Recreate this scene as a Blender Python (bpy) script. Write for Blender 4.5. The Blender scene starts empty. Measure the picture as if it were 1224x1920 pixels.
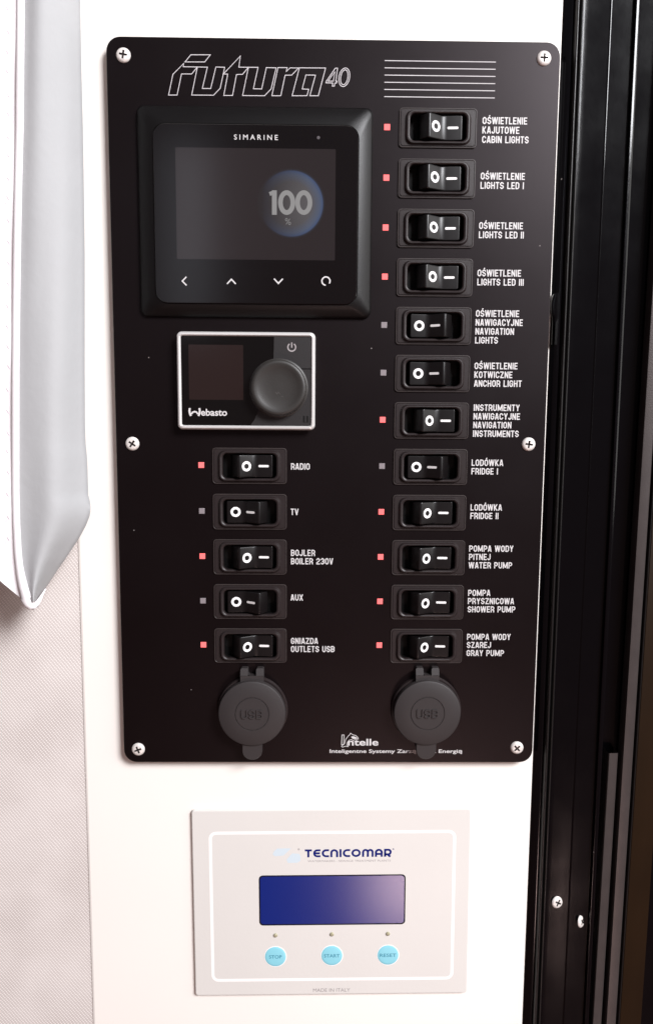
import bpy, bmesh, math, random
from mathutils import Vector, Euler
from mathutils.geometry import tessellate_polygon

random.seed(4)
C = bpy.context.scene.collection
R = math.radians

# ------------------------------------------------------------------ camera
# Millimetre layout: x right, z up, n out of the wall towards the viewer.
# The front of the black plate is n = 0, the white board behind it n = -5.
CAM_LOC = Vector((-0.0077, -0.3897, 0.0005))
CAM_ROT = Euler((1.4518, -0.0066, -0.0134), 'XYZ')
FPX = 1450.0                                     # focal length in pixels of the 1224 x 1920 photograph
cam_d = bpy.data.cameras.new('camera')
cam_d.sensor_fit = 'VERTICAL'
cam_d.sensor_height = 36.0
cam_d.lens = FPX / 1920.0 * 36.0
cam_d.clip_start = 0.01
cam_d.clip_end = 50.0
cam = bpy.data.objects.new('camera', cam_d)
C.objects.link(cam)
cam.location = CAM_LOC
cam.rotation_euler = CAM_ROT
bpy.context.scene.camera = cam

# ------------------------------------------------------------------ world, lamps, exposure
scn = bpy.context.scene
scn.view_settings.view_transform = 'Standard'
scn.view_settings.look = 'None'
scn.view_settings.exposure = 0.25
scn.view_settings.gamma = 1.0
scn.view_settings.use_curve_mapping = False
scn.render.engine = 'CYCLES'
scn.cycles.use_denoising = True
scn.cycles.max_bounces = 8
scn.cycles.sample_clamp_indirect = 4.0

world = bpy.data.worlds.new('World')
scn.world = world
world.use_nodes = True
nt = world.node_tree
nt.nodes.clear()
tc = nt.nodes.new('ShaderNodeTexCoord')
sx = nt.nodes.new('ShaderNodeSeparateXYZ')
mr = nt.nodes.new('ShaderNodeMapRange')
mr.inputs[1].default_value = -0.6
mr.inputs[2].default_value = 0.6
ramp = nt.nodes.new('ShaderNodeValToRGB')
ramp.color_ramp.elements[0].color = (0.50, 0.25, 0.21, 1)
ramp.color_ramp.elements[1].color = (0.50, 0.48, 0.53, 1)
bg = nt.nodes.new('ShaderNodeBackground')
bg.inputs[1].default_value = 0.24
wo = nt.nodes.new('ShaderNodeOutputWorld')
nt.links.new(tc.outputs['Generated'], sx.inputs[0])
nt.links.new(sx.outputs['Z'], mr.inputs[0])
nt.links.new(mr.outputs[0], ramp.inputs[0])
nt.links.new(ramp.outputs[0], bg.inputs[0])
nt.links.new(bg.outputs[0], wo.inputs[0])


def area(name, loc, target, w, h, power, col):
    l = bpy.data.lights.new(name, 'AREA')
    l.shape = 'RECTANGLE'
    l.size, l.size_y = w, h
    l.energy = power
    l.color = col
    o = bpy.data.objects.new(name, l)
    C.objects.link(o)
    o.location = loc
    o.rotation_euler = (Vector(target) - Vector(loc)).to_track_quat('-Z', 'Y').to_euler()
    return o


area('hatch_light', (1.12, -1.45, 1.08), (0, 0, 0), 0.75, 0.75, 72, (0.965, 0.965, 1.0))
area('door_light', (1.25, -0.62, 0.25), (0, 0, 0), 0.7, 0.9, 4.5, (1.0, 0.985, 0.96))
area('pink_reflection_lamp', (0.25, -1.3, -1.06), (0, 0, -0.1), 0.22, 0.18, 2.7, (1.0, 0.70, 0.64))  # added lamp, placed to mirror as a pink reflection in the blue display
area('cool_reflection_lamp', (-0.31, -1.5, 0.42), (0, 0, 0), 0.10, 0.42, 0.16, (0.86, 0.90, 1.0))  # added strip lamp for the cool reflection left on the monitor glass


# ------------------------------------------------------------------ layout helpers
_CR = CAM_ROT.to_matrix()


def at(px, py, n=0.0):
    """millimetre (x, z) of a photograph pixel on the plane n"""
    d = _CR @ Vector(((px - 612.0) / FPX, -(py - 960.0) / FPX, -1.0))
    t = (-n * 0.001 - CAM_LOC.y) / d.y
    p = CAM_LOC + d * t
    return (p.x * 1000.0, p.z * 1000.0)


def V(x, z, n):
    return (x * 0.001, -n * 0.001, z * 0.001)


def rrect(w, h, r, seg=6, cx=0.0, cz=0.0):
    pts = []
    for k, (sx_, sz_) in enumerate(((1, -1), (1, 1), (-1, 1), (-1, -1))):
        ox, oz = cx + sx_ * (w / 2 - r), cz + sz_ * (h / 2 - r)
        a0 = -90 + 90 * k
        for i in range(seg + 1):
            a = R(a0 + 90.0 * i / seg)
            pts.append((ox + r * math.cos(a), oz + r * math.sin(a)))
    return pts


def circ(r, seg=48, cx=0.0, cz=0.0):
    return [(cx + r * math.cos(2 * math.pi * i / seg), cz + r * math.sin(2 * math.pi * i / seg)) for i in range(seg)]


def arc(cx, cz, r, a0, a1, seg=14, rz=None):
    rz = rz or r
    return [(cx + r * math.cos(R(a0 + (a1 - a0) * i / seg)), cz + rz * math.sin(R(a0 + (a1 - a0) * i / seg))) for i in range(seg + 1)]


class MB:
    def __init__(self):
        self.v, self.f, self.m = [], [], []
        self.lift = 0.0

    def face(self, pts, mat=0):
        i0 = len(self.v)
        self.v.extend(pts)
        self.f.append(list(range(i0, i0 + len(pts))))
        self.m.append(mat)

    def loft3(self, loops, mat=0, cap0=False, cap1=False, closed=True):
        k = len(loops[0])
        i0 = len(self.v)
        for lp in loops:
            self.v.extend(lp)
        for j in range(len(loops) - 1):
            for i in range(k if closed else k - 1):
                a, b = i0 + j * k + i, i0 + j * k + (i + 1) % k
                self.f.append([a, b, b + k, a + k])
                self.m.append(mat)
        if cap0:
            self.f.append(list(range(i0 + k - 1, i0 - 1, -1)))
            self.m.append(mat)
        if cap1:
            e = i0 + (len(loops) - 1) * k
            self.f.append(list(range(e, e + k)))
            self.m.append(mat)

    def loft(self, loops, mat=0, cap0=False, cap1=False):
        """loops: list of (2D loop, n), outer and low first"""
        self.loft3([[V(x, z, n) for x, z in lp] for lp, n in loops], mat, cap0, cap1)

    def fill(self, outer, holes, n, mat=0):
        allp = [Vector((x, z, 0)) for lp in [outer] + holes for x, z in lp]
        tris = tessellate_polygon([[Vector((x, z, 0)) for x, z in lp] for lp in [outer] + holes])
        i0 = len(self.v)
        self.v.extend([V(p.x, p.y, n) for p in allp])
        for a, b, c in tris:
            pa, pb, pc = allp[a], allp[b], allp[c]
            cr = (pb - pa).cross(pc - pa).z
            if abs(cr) < 1e-9:
                continue
            self.f.append([i0 + a, i0 + b, i0 + c] if cr > 0 else [i0 + a, i0 + c, i0 + b])
            self.m.append(mat)

    def stroke(self, pts, w, n, closed=False, mat=0, thick=0.0):
        """a line of width w lying on the plane n (raised by thick)"""
        pts = [p for i, p in enumerate(pts) if i == 0 or math.dist(p, pts[i - 1]) > 1e-6]
        if closed and math.dist(pts[0], pts[-1]) < 1e-6:
            pts = pts[:-1]
        self.lift = (self.lift + 0.004) % 0.036
        n = n + self.lift
        k, h = len(pts), w / 2
        L, Rr = [], []
        for i in range(k):
            def dirn(a, b):
                d = math.dist(pts[a], pts[b])
                return ((pts[b][0] - pts[a][0]) / d, (pts[b][1] - pts[a][1]) / d)
            if closed or 0 < i < k - 1:
                d0, d1 = dirn((i - 1) % k, i), dirn(i, (i + 1) % k)
            elif i == 0:
                d0 = d1 = dirn(0, 1)
            else:
                d0 = d1 = dirn(k - 2, k - 1)
            nx, nz = -(d0[1] + d1[1]), d0[0] + d1[0]
            ln = math.hypot(nx, nz) or 1.0
            nx, nz = nx / ln, nz / ln
            ca = max(0.42, nx * -d0[1] + nz * d0[0])
            L.append((pts[i][0] + nx * h / ca, pts[i][1] + nz * h / ca))
            Rr.append((pts[i][0] - nx * h / ca, pts[i][1] - nz * h / ca))
        for i in range(k if closed else k - 1):
            j = (i + 1) % k
            self.face([V(*Rr[i], n + thick), V(*Rr[j], n + thick), V(*L[j], n + thick), V(*L[i], n + thick)], mat)
            if thick:
                self.face([V(*Rr[i], n), V(*Rr[j], n), V(*Rr[j], n + thick), V(*Rr[i], n + thick)], mat)
                self.face([V(*L[j], n), V(*L[i], n), V(*L[i], n + thick), V(*L[j], n + thick)], mat)
        if thick and not closed:
            self.face([V(*L[0], n), V(*Rr[0], n), V(*Rr[0], n + thick), V(*L[0], n + thick)], mat)
            self.face([V(*Rr[-1], n), V(*L[-1], n), V(*L[-1], n + thick), V(*Rr[-1], n + thick)], mat)

    def build(self, name, mats, parent=None, loc=(0, 0, 0), rot=(0, 0, 0), recalc=False, sharp=32):
        me = bpy.data.meshes.new(name)
        me.from_pydata(self.v, [], self.f)
        mats = mats if isinstance(mats, (list, tuple)) else [mats]
        for m in mats:
            me.materials.append(m)
        me.polygons.foreach_set('material_index', self.m)
        me.polygons.foreach_set('use_smooth', [True] * len(self.f))
        bm = bmesh.new()
        bm.from_mesh(me)
        bmesh.ops.remove_doubles(bm, verts=bm.verts, dist=1e-6)
        if recalc:
            bmesh.ops.recalc_face_normals(bm, faces=bm.faces)
        bm.to_mesh(me)
        bm.free()
        me.set_sharp_from_angle(angle=R(sharp))
        me.update()
        o = bpy.data.objects.new(name, me)
        C.objects.link(o)
        o.location, o.rotation_euler = loc, rot
        if parent:
            o.parent = parent
        return o


def thing(name, label, cat, x=0.0, z=0.0, n=0.0, roll=0.0):
    o = bpy.data.objects.new(name, None)
    o.empty_display_size = 0.02
    C.objects.link(o)
    o.location = V(x, z, n)
    o.rotation_euler = (0, roll, 0)
    o['label'], o['category'], o['kind'] = label, cat, 'thing'
    return o


def dup(o, parent, loc, rot=None):
    """a copy of a part together with copies of its sub-parts"""
    c = o.copy()
    C.objects.link(c)
    c.parent, c.location = parent, loc
    if rot:
        c.rotation_euler = rot
    for ch in o.children:
        d = ch.copy()
        C.objects.link(d)
        d.parent = c
    return c


# ------------------------------------------------------------------ materials
def mat(name, col, rough=0.5, metal=0.0, spec=0.5, bump=0.0, bscale=900.0, coat=0.0, vary=0.0, vscale=40.0,
        emit=None, estr=0.0, sheen=0.0, rvary=0.0):
    m = bpy.data.materials.new(name)
    m.use_nodes = True
    t = m.node_tree
    b = t.nodes['Principled BSDF']
    b.inputs['Base Color'].default_value = (*col, 1)
    b.inputs['Roughness'].default_value = rough
    b.inputs['Metallic'].default_value = metal
    b.inputs['Specular IOR Level'].default_value = spec
    b.inputs['Coat Weight'].default_value = coat
    b.inputs['Coat Roughness'].default_value = 0.05
    b.inputs['Sheen Weight'].default_value = sheen
    if emit:
        b.inputs['Emission Color'].default_value = (*emit, 1)
        b.inputs['Emission Strength'].default_value = estr
    co = t.nodes.new('ShaderNodeTexCoord')
    if bump:
        nz = t.nodes.new('ShaderNodeTexNoise')
        nz.inputs['Scale'].default_value = bscale
        nz.inputs['Detail'].default_value = 3
        bp = t.nodes.new('ShaderNodeBump')
        bp.inputs['Strength'].default_value = bump
        bp.inputs['Distance'].default_value = 0.0004
        t.links.new(co.outputs['Object'], nz.inputs['Vector'])
        t.links.new(nz.outputs['Fac'], bp.inputs['Height'])
        t.links.new(bp.outputs[0], b.inputs['Normal'])
    if vary or rvary:
        n2 = t.nodes.new('ShaderNodeTexNoise')
        n2.inputs['Scale'].default_value = vscale
        n2.inputs['Detail'].default_value = 4
        t.links.new(co.outputs['Object'], n2.inputs['Vector'])
        if vary:
            mx = t.nodes.new('ShaderNodeMix')
            mx.data_type = 'RGBA'
            mx.inputs[6].default_value = (*[c * (1 - vary) for c in col], 1)
            mx.inputs[7].default_value = (*[min(1, c * (1 + vary)) for c in col], 1)
            t.links.new(n2.outputs['Fac'], mx.inputs[0])
            t.links.new(mx.outputs[2], b.inputs['Base Color'])
        if rvary:
            mm = t.nodes.new('ShaderNodeMapRange')
            mm.inputs[3].default_value = max(0, rough - rvary)
            mm.inputs[4].default_value = rough + rvary
            t.links.new(n2.outputs['Fac'], mm.inputs[0])
            t.links.new(mm.outputs[0], b.inputs['Roughness'])
    return m


M = {}
M['wall'] = mat('white_laminate', (0.86, 0.82, 0.765), 0.35, bump=0.05, bscale=300, vary=0.012, vscale=18)
M['plate'] = mat('satin_black_plate', (0.0022, 0.0010, 0.0011), 0.365, spec=0.27, bump=0.05, bscale=2600, rvary=0.05, vscale=22)
M['bezel'] = mat('black_nylon', (0.0180, 0.0125, 0.0125), 0.42, spec=0.36, bump=0.08, bscale=3200, rvary=0.06, vscale=160)
M['bezel_edge'] = mat('nylon_edge_highlight', (0.034, 0.026, 0.0245), 0.45, spec=0.4, vary=0.45, vscale=260)  # bevel highlight painted in as a lighter lip colour
M['recess'] = mat('recess_black', (0.0025, 0.0022, 0.0022), 0.6, spec=0.2)
M['rocker'] = mat('glossy_black_plastic', (0.0042, 0.0032, 0.0034), 0.36, spec=0.36, rvary=0.06, vscale=120)
M['white_ink'] = mat('white_ink', (0.61, 0.59, 0.585), 0.5, vary=0.05, vscale=900)
M['mark_ink'] = mat('moulded_white_mark', (0.82, 0.80, 0.79), 0.45)
M['grey_ink'] = mat('grey_ink', (0.30, 0.27, 0.27), 0.5)
M['line_ink'] = mat('engraved_line', (0.54, 0.51, 0.52), 0.5)
M['led_on'] = mat('lit_red_led', (0.55, 0.10, 0.10), 0.3, emit=(1.0, 0.16, 0.16), estr=0.72)
M['led_off'] = mat('unlit_led', (0.24, 0.21, 0.22), 0.3, vary=0.1, vscale=1500)
M['steel'] = mat('nickel_screw', (0.80, 0.75, 0.71), 0.40, 0.3, bump=0.2, bscale=1500, vary=0.22, vscale=1100)
M['slot'] = mat('screw_slot', (0.05, 0.04, 0.038), 0.5, 0.6)
M['mon_frame'] = mat('matt_black_frame', (0.0022, 0.0016, 0.0017), 0.40, spec=0.30, bump=0.12, bscale=2600)
M['glass'] = mat('black_front_glass', (0.0030, 0.0020, 0.0022), 0.16, spec=0.5)
M['chrome'] = mat('satin_chrome', (0.88, 0.86, 0.84), 0.30, 0.5, rvary=0.04, vscale=90)
M['gloss'] = mat('gloss_black_glass', (0.003, 0.0026, 0.0026), 0.08)
M['keypad'] = mat('soft_black_keypad', (0.012, 0.0100, 0.0102), 0.48, bump=0.15, bscale=2800)
M['knob'] = mat('rubber_knob', (0.024, 0.0215, 0.0195), 0.46, bump=0.12, bscale=2200, rvary=0.08, vscale=120)
M['knob_mark'] = mat('knob_mark', (0.055, 0.05, 0.047), 0.5)
M['rubber'] = mat('grey_black_rubber', (0.0250, 0.0205, 0.0205), 0.55, bump=0.15, bscale=2000, vary=0.08, vscale=90)
M['cream'] = mat('cream_membrane', (0.672, 0.648, 0.612), 0.42, bump=0.08, bscale=700, vary=0.03, vscale=25)
M['cream_edge'] = mat('cream_edge', (0.60, 0.56, 0.54), 0.5)
M['white_print'] = mat('white_print', (0.90, 0.88, 0.85), 0.5)
M['navy'] = mat('navy_print', (0.002, 0.009, 0.14), 0.5, spec=0.15)
M['pale_blue'] = mat('pale_blue_print', (0.58, 0.67, 0.72), 0.45)
M['cyan'] = mat('cyan_button', (0.24, 0.60, 0.70), 0.40, vary=0.05, vscale=200)
M['teal_ink'] = mat('teal_ink', (0.03, 0.22, 0.32), 0.5)
M['faint_ink'] = mat('faint_ink', (0.33, 0.30, 0.30), 0.5)
M['lamp'] = mat('clear_lamp', (0.36, 0.33, 0.22), 0.25)
M['lcd'] = mat('blue_lcd', (0.0010, 0.014, 0.155), 0.20, spec=0.5)
M['frame_black'] = mat('gloss_black_profile', (0.0012, 0.0011, 0.0016), 0.14, spec=0.3, bump=0.03, bscale=400, rvary=0.05, vscale=60)
M['seal'] = mat('black_rubber_seal', (0.0085, 0.0076, 0.0074), 0.30, spec=0.5, bump=0.12, bscale=900)
M['alu'] = mat('dull_grey_metal', (0.060, 0.050, 0.048), 0.40, 0.4, bump=0.2, bscale=1500, vary=0.25, vscale=80)
M['brown'] = mat('brown_veneer', (0.011, 0.005, 0.0015), 0.35, spec=0.3, vary=0.3, vscale=30)
M['cloth'] = mat('white_cloth', (0.80, 0.77, 0.78), 0.9, bump=0.25, bscale=700, sheen=0.1, vary=0.02)
M['cloth_grey'] = mat('grey_cloth', (0.385, 0.39, 0.394), 0.85, bump=0.35, bscale=260, vary=0.05, vscale=45)
M['stitch'] = mat('stitch_thread', (0.50, 0.42, 0.46), 0.9)


def weave(name, col, dark):
    m = bpy.data.materials.new(name)
    m.use_nodes = True
    t = m.node_tree
    b = t.nodes['Principled BSDF']
    b.inputs['Roughness'].default_value = 0.8
    b.inputs['Specular IOR Level'].default_value = 0.2
    co = t.nodes.new('ShaderNodeTexCoord')
    mp = t.nodes.new('ShaderNodeMapping')
    mp.inputs['Rotation'].default_value = (0, R(38), 0)
    mp.inputs['Scale'].default_value = (1, 1, 1)
    t.links.new(co.outputs['Object'], mp.inputs[0])
    ws = []
    for ax, sc in (('X', 215.0), ('Z', 290.0)):
        w = t.nodes.new('ShaderNodeTexWave')
        w.bands_direction = ax
        w.inputs['Scale'].default_value = sc
        w.inputs['Distortion'].default_value = 0.9
        w.inputs['Detail'].default_value = 2
        w.inputs['Detail Scale'].default_value = 0.6
        t.links.new(mp.outputs[0], w.inputs[0])
        ws.append(w)
    mul = t.nodes.new('ShaderNodeMath')
    mul.operation = 'MULTIPLY'
    t.links.new(ws[0].outputs['Fac'], mul.inputs[0])
    t.links.new(ws[1].outputs['Fac'], mul.inputs[1])
    mx = t.nodes.new('ShaderNodeMix')
    mx.data_type = 'RGBA'
    mx.inputs[6].default_value = (*dark, 1)
    mx.inputs[7].default_value = (*col, 1)
    rr = t.nodes.new('ShaderNodeMapRange')
    rr.inputs[2].default_value = 0.5
    pn = t.nodes.new('ShaderNodeTexNoise')
    pn.inputs['Scale'].default_value = 28.0
    pn.inputs['Detail'].default_value = 3
    t.links.new(co.outputs['Object'], pn.inputs['Vector'])
    pm = t.nodes.new('ShaderNodeMapRange')
    pm.inputs[1].default_value, pm.inputs[2].default_value = 0.35, 0.65
    pm.inputs[3].default_value, pm.inputs[4].default_value = 0.0, 0.22
    t.links.new(pn.outputs['Fac'], pm.inputs[0])
    pa = t.nodes.new('ShaderNodeMath')
    pa.operation = 'ADD'
    t.links.new(mul.outputs[0], pa.inputs[0])
    t.links.new(pm.outputs[0], pa.inputs[1])
    t.links.new(pa.outputs[0], rr.inputs[0])
    t.links.new(rr.outputs[0], mx.inputs[0])
    t.links.new(mx.outputs[2], b.inputs['Base Color'])
    bp = t.nodes.new('ShaderNodeBump')
    bp.inputs['Strength'].default_value = 0.4
    bp.inputs['Distance'].default_value = 0.0003
    t.links.new(mul.outputs[0], bp.inputs['Height'])
    t.links.new(bp.outputs[0], b.inputs['Normal'])
    return m


M['woven'] = weave('woven_fabric', (0.735, 0.685, 0.652), (0.52, 0.465, 0.435))


def screen_mat(name, base, emit, estr):
    return mat(name, base, 0.14, emit=emit, estr=estr)


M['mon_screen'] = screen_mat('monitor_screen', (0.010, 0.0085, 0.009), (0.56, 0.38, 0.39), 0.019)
M['heat_screen'] = screen_mat('heater_screen', (0.008, 0.006, 0.006), (0.55, 0.22, 0.18), 0.020)  # faint red emission stands in for reflections on the dark display
M['digit'] = screen_mat('screen_digits', (0.02, 0.02, 0.02), (0.62, 0.60, 0.60), 0.36)
M['digit_small'] = screen_mat('screen_small_sign', (0.02, 0.02, 0.02), (0.62, 0.60, 0.60), 0.28)


def dial_mat():
    """the gauge shown on the screen: grey centre, blue rim that fades out on the left"""
    m = screen_mat('screen_dial', (0.01, 0.009, 0.0095), (1, 1, 1), 1.0)
    t = m.node_tree
    b = t.nodes['Principled BSDF']
    co = t.nodes.new('ShaderNodeTexCoord')
    ln = t.nodes.new('ShaderNodeVectorMath')
    ln.operation = 'LENGTH'
    t.links.new(co.outputs['Object'], ln.inputs[0])
    mr_ = t.nodes.new('ShaderNodeMapRange')
    mr_.inputs[2].default_value = 0.0160
    t.links.new(ln.outputs['Value'], mr_.inputs[0])
    rp = t.nodes.new('ShaderNodeValToRGB')
    e = rp.color_ramp.elements
    e[0].position, e[0].color = 0.0, (0.085, 0.080, 0.082, 1)
    e[1].position, e[1].color = 1.0, (0.014, 0.012, 0.014, 1)
    for p, c in ((0.62, (0.072, 0.068, 0.072)), (0.84, (0.060, 0.075, 0.115)), (0.93, (0.040, 0.062, 0.125)), (0.965, (0.012, 0.012, 0.018))):
        x = e.new(p)
        x.color = (*c, 1)
    t.links.new(mr_.outputs[0], rp.inputs[0])
    sp = t.nodes.new('ShaderNodeSeparateXYZ')
    t.links.new(co.outputs['Object'], sp.inputs[0])
    fx = t.nodes.new('ShaderNodeMapRange')
    fx.inputs[1].default_value = -0.014
    fx.inputs[2].default_value = 0.008
    fx.inputs[3].default_value = 0.0
    t.links.new(sp.outputs['X'], fx.inputs[0])
    mx = t.nodes.new('ShaderNodeMix')
    mx.data_type = 'RGBA'
    mx.inputs[6].default_value = (0.012, 0.0092, 0.0097, 1)
    t.links.new(fx.outputs[0], mx.inputs[0])
    t.links.new(rp.outputs[0], mx.inputs[7])
    t.links.new(mx.outputs[2], b.inputs['Emission Color'])
    return m


M['dial'] = dial_mat()


def dust(m, scale, size, share):
    """sparse pale specks of dust lying on a dark surface"""
    t = m.node_tree
    b = t.nodes['Principled BSDF']
    co = t.nodes.new('ShaderNodeTexCoord')
    vo = t.nodes.new('ShaderNodeTexVoronoi')
    vo.inputs['Scale'].default_value = scale
    t.links.new(co.outputs['Object'], vo.inputs['Vector'])
    lt_ = t.nodes.new('ShaderNodeMath')
    lt_.operation = 'LESS_THAN'
    lt_.inputs[1].default_value = size
    t.links.new(vo.outputs['Distance'], lt_.inputs[0])
    sc_ = t.nodes.new('ShaderNodeSeparateColor')
    t.links.new(vo.outputs['Color'], sc_.inputs[0])
    gt = t.nodes.new('ShaderNodeMath')
    gt.operation = 'LESS_THAN'
    gt.inputs[1].default_value = share
    t.links.new(sc_.outputs[0], gt.inputs[0])
    mu = t.nodes.new('ShaderNodeMath')
    mu.operation = 'MULTIPLY'
    t.links.new(lt_.outputs[0], mu.inputs[0])
    t.links.new(gt.outputs[0], mu.inputs[1])
    mx = t.nodes.new('ShaderNodeMix')
    mx.data_type = 'RGBA'
    mx.inputs[6].default_value = b.inputs['Base Color'].default_value
    mx.inputs[7].default_value = (0.22, 0.20, 0.19, 1)
    t.links.new(mu.outputs[0], mx.inputs[0])
    t.links.new(mx.outputs[2], b.inputs['Base Color'])


dust(M['plate'], 110.0, 0.04, 0.16)
dust(M['frame_black'], 90.0, 0.035, 0.2)
M['plate'].node_tree.nodes['Principled BSDF'].inputs['Specular Tint'].default_value = (1.0, 0.88, 0.92, 1)


# ------------------------------------------------------------------ lettering
def glyph(ch, w0, s):
    """centre lines of a narrow squarish capital of height 1; returns (width, [(points, closed)])"""
    w = {'I': s, 'W': w0 * 1.5, 'M': w0 * 1.34, '1': w0 * 0.7, 'J': w0 * 0.86, 'L': w0 * 0.86, 'E': w0 * 0.88, 'F': w0 * 0.86,
         'T': w0 * 0.92, ' ': w0 * 0.5}.get(ch, w0)
    l, r, b, t, m = s / 2, w - s / 2, s / 2, 1 - s / 2, w / 2
    c = min(0.15, (r - l) / 2.3) if r > l else 0.1
    loop = [(l + c, b), (r - c, b), (r, b + c), (r, t - c), (r - c, t), (l + c, t), (l, t - c), (l, b + c)]
    cc = [(r, 0.66), (r, t - c), (r - c, t), (l + c, t), (l, t - c), (l, b + c), (l + c, b), (r - c, b), (r, b + c)]
    ss = [(r, 0.70), (r, t - c), (r - c, t), (l + c, t), (l, t - c), (l, 0.5 + c * 0.8), (l + c, 0.5), (r - c, 0.5), (r, 0.5 - c * 0.8),
          (r, b + c), (r - c, b), (l + c, b), (l, b + c), (l, 0.30)]
    pp = [(l, 0), (l, t), (r - c, t), (r, t - c), (r, 0.43 + c), (r - c, 0.43), (l, 0.43)]
    acc = ([(m - 0.03, 1.06), (m + 0.10, 1.26)], False)
    G = {
        'O': [(loop, True)], '0': [(loop, True)], 'Ó': [(loop, True), acc], 'Q': [(loop, True)],
        'D': [([(l, b), (r - c, b), (r, b + c), (r, t - c), (r - c, t), (l, t)], True)],
        'I': [([(l, 0), (l, 1)], False)],
        'W': [([(l * 0.8, 1), (w * 0.27, 0)], False), ([(w * 0.27, 0), (m, 1)], False), ([(m, 1), (w * 0.73, 0)], False), ([(w * 0.73, 0), (w - l * 0.8, 1)], False)],
        'E': [([(w, t), (l, t), (l, b), (w, b)], False), ([(l, 0.5), (r + s * 0.2, 0.5)], False)],
        'F': [([(w, t), (l, t), (l, 0)], False), ([(l, 0.5), (r + s * 0.2, 0.5)], False)],
        'T': [([(0, t), (w, t)], False), ([(m, 0), (m, t)], False)],
        'L': [([(l, 1), (l, b), (w, b)], False)],
        'N': [([(l, 0), (l, 1)], False), ([(r, 0), (r, 1)], False), ([(l, 0.97), (r, 0.03)], False)],
        'K': [([(l, 0), (l, 1)], False), ([(l + s * 0.3, 0.42), (r, 1)], False), ([(l + s * 0.5, 0.56), (r + s * 0.1, 0)], False)],
        'A': [([(l * 0.75, 0), (m - s * 0.18, 1)], False), ([(w - l * 0.75, 0), (m + s * 0.18, 1)], False), ([(w * 0.2, 0.27), (w * 0.8, 0.27)], False)],
        'J': [([(r, 1), (r, b + c), (r - c, b), (l + c * 0.6, b), (l, b + c * 0.6), (l, 0.3)], False)],
        'U': [([(l, 1), (l, b + c), (l + c, b), (r - c, b), (r, b + c), (r, 1)], False)],
        'C': [(cc + [(r, 0.34)], False)],
        'G': [(cc + [(r, 0.47), (m, 0.47)], False)],
        'B': [([(l, b), (r - c, b), (r, b + c), (r, 0.5 - c * 0.6), (r - c * 0.6, 0.5), (r, 0.5 + c * 0.6), (r, t - c), (r - c, t), (l, t)], True), ([(l, 0.5), (r - c * 0.6, 0.5)], False)],
        'H': [([(l, 0), (l, 1)], False), ([(r, 0), (r, 1)], False), ([(l, 0.5), (r, 0.5)], False)],
        'S': [(ss, False)], 'Ś': [(ss, False), acc],
        'P': [(pp, False)], 'R': [(pp, False), ([(r - c * 1.2, 0.43), (r, 0.43 - c), (r, 0)], False)],
        'M': [([(l, 0), (l, 1)], False), ([(r, 0), (r, 1)], False), ([(l, 0.98), (m, 0.12)], False), ([(r, 0.98), (m, 0.12)], False)],
        'Z': [([(0, t), (r, t)], False), ([(r, t), (l, b)], False), ([(l * 0.5, b), (w, b)], False)],
        'Y': [([(l * 0.8, 1), (m, 0.42)], False), ([(w - l * 0.8, 1), (m, 0.42)], False), ([(m, 0), (m, 0.48)], False)],
        'V': [([(l * 0.8, 1), (m, 0)], False), ([(w - l * 0.8, 1), (m, 0)], False)],
        'X': [([(l * 0.8, 1), (w - l * 0.8, 0)], False), ([(w - l * 0.8, 1), (l * 0.8, 0)], False)],
        '2': [([(l, 0.68), (l, t - c), (l + c, t), (r - c, t), (r, t - c), (r, 0.6), (l, 0.24), (l, b), (w, b)], False)],
        '3': [([(l, 0.72), (l, t - c), (l + c, t), (r - c, t), (r, t - c), (r, 0.5 + c * 0.7), (r - c * 0.7, 0.5), (r, 0.5 - c * 0.7), (r, b + c), (r - c, b), (l + c, b), (l, b + c), (l, 0.28)], False),
              ([(m - s * 0.3, 0.5), (r - c * 0.5, 0.5)], False)],
        '1': [([(r, 0), (r, 1)], False), ([(0, 0.8), (r, 0.93)], False)],
        ' ': [],
    }
    return w, G[ch]


def text(mb, s, x, z, h, n, w0=0.575, sw=0.158, gap=0.12, width=None, matid=0, shear=0.0, centre=False, thick=0.0):
    """write s with its lower left corner at (x, z)"""
    tot = sum(glyph(ch, w0, sw)[0] + gap for ch in s) - gap
    kx = h if width is None else width / tot
    if centre:
        x -= tot * kx / 2
    cx = 0.0
    for ch in s:
        w, st = glyph(ch, w0, sw)
        for pts, cl in st:
            mb.stroke([(x + (cx + px + shear * pz) * kx, z + pz * h) for px, pz in pts], sw * (h + kx) / 2, n, cl, matid, thick)
        cx += w + gap


def font_text(mb, s, x, z, width, h, n, matid=0, bold=0.0, shear=0.0, centre=False, space=1.0):
    """write s in Blender's own built-in face, fitted to a width and a capital height"""
    cu = bpy.data.curves.new('lettering_curve', 'FONT')
    cu.body = s
    cu.size = 1.0
    cu.offset = bold
    cu.shear = shear
    cu.space_character = space
    cu.resolution_u = 4
    o = bpy.data.objects.new('lettering_curve', cu)
    C.objects.link(o)
    dg = bpy.context.evaluated_depsgraph_get()
    me = bpy.data.meshes.new_from_object(o.evaluated_get(dg))
    xs = [v.co.x for v in me.vertices]
    x0, kx, kz = min(xs), width / (max(xs) - min(xs)), h / 0.72
    if centre:
        x -= width / 2
    i0 = len(mb.v)
    mb.v.extend([V(x + (v.co.x - x0) * kx, z + v.co.y * kz, n) for v in me.vertices])
    for p in me.polygons:
        vs = list(p.vertices)
        if p.normal.z < 0:
            vs.reverse()
        mb.f.append([i0 + v for v in vs])
        mb.m.append(matid)
    bpy.data.objects.remove(o)
    bpy.data.curves.remove(cu)
    bpy.data.meshes.remove(me)


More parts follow.
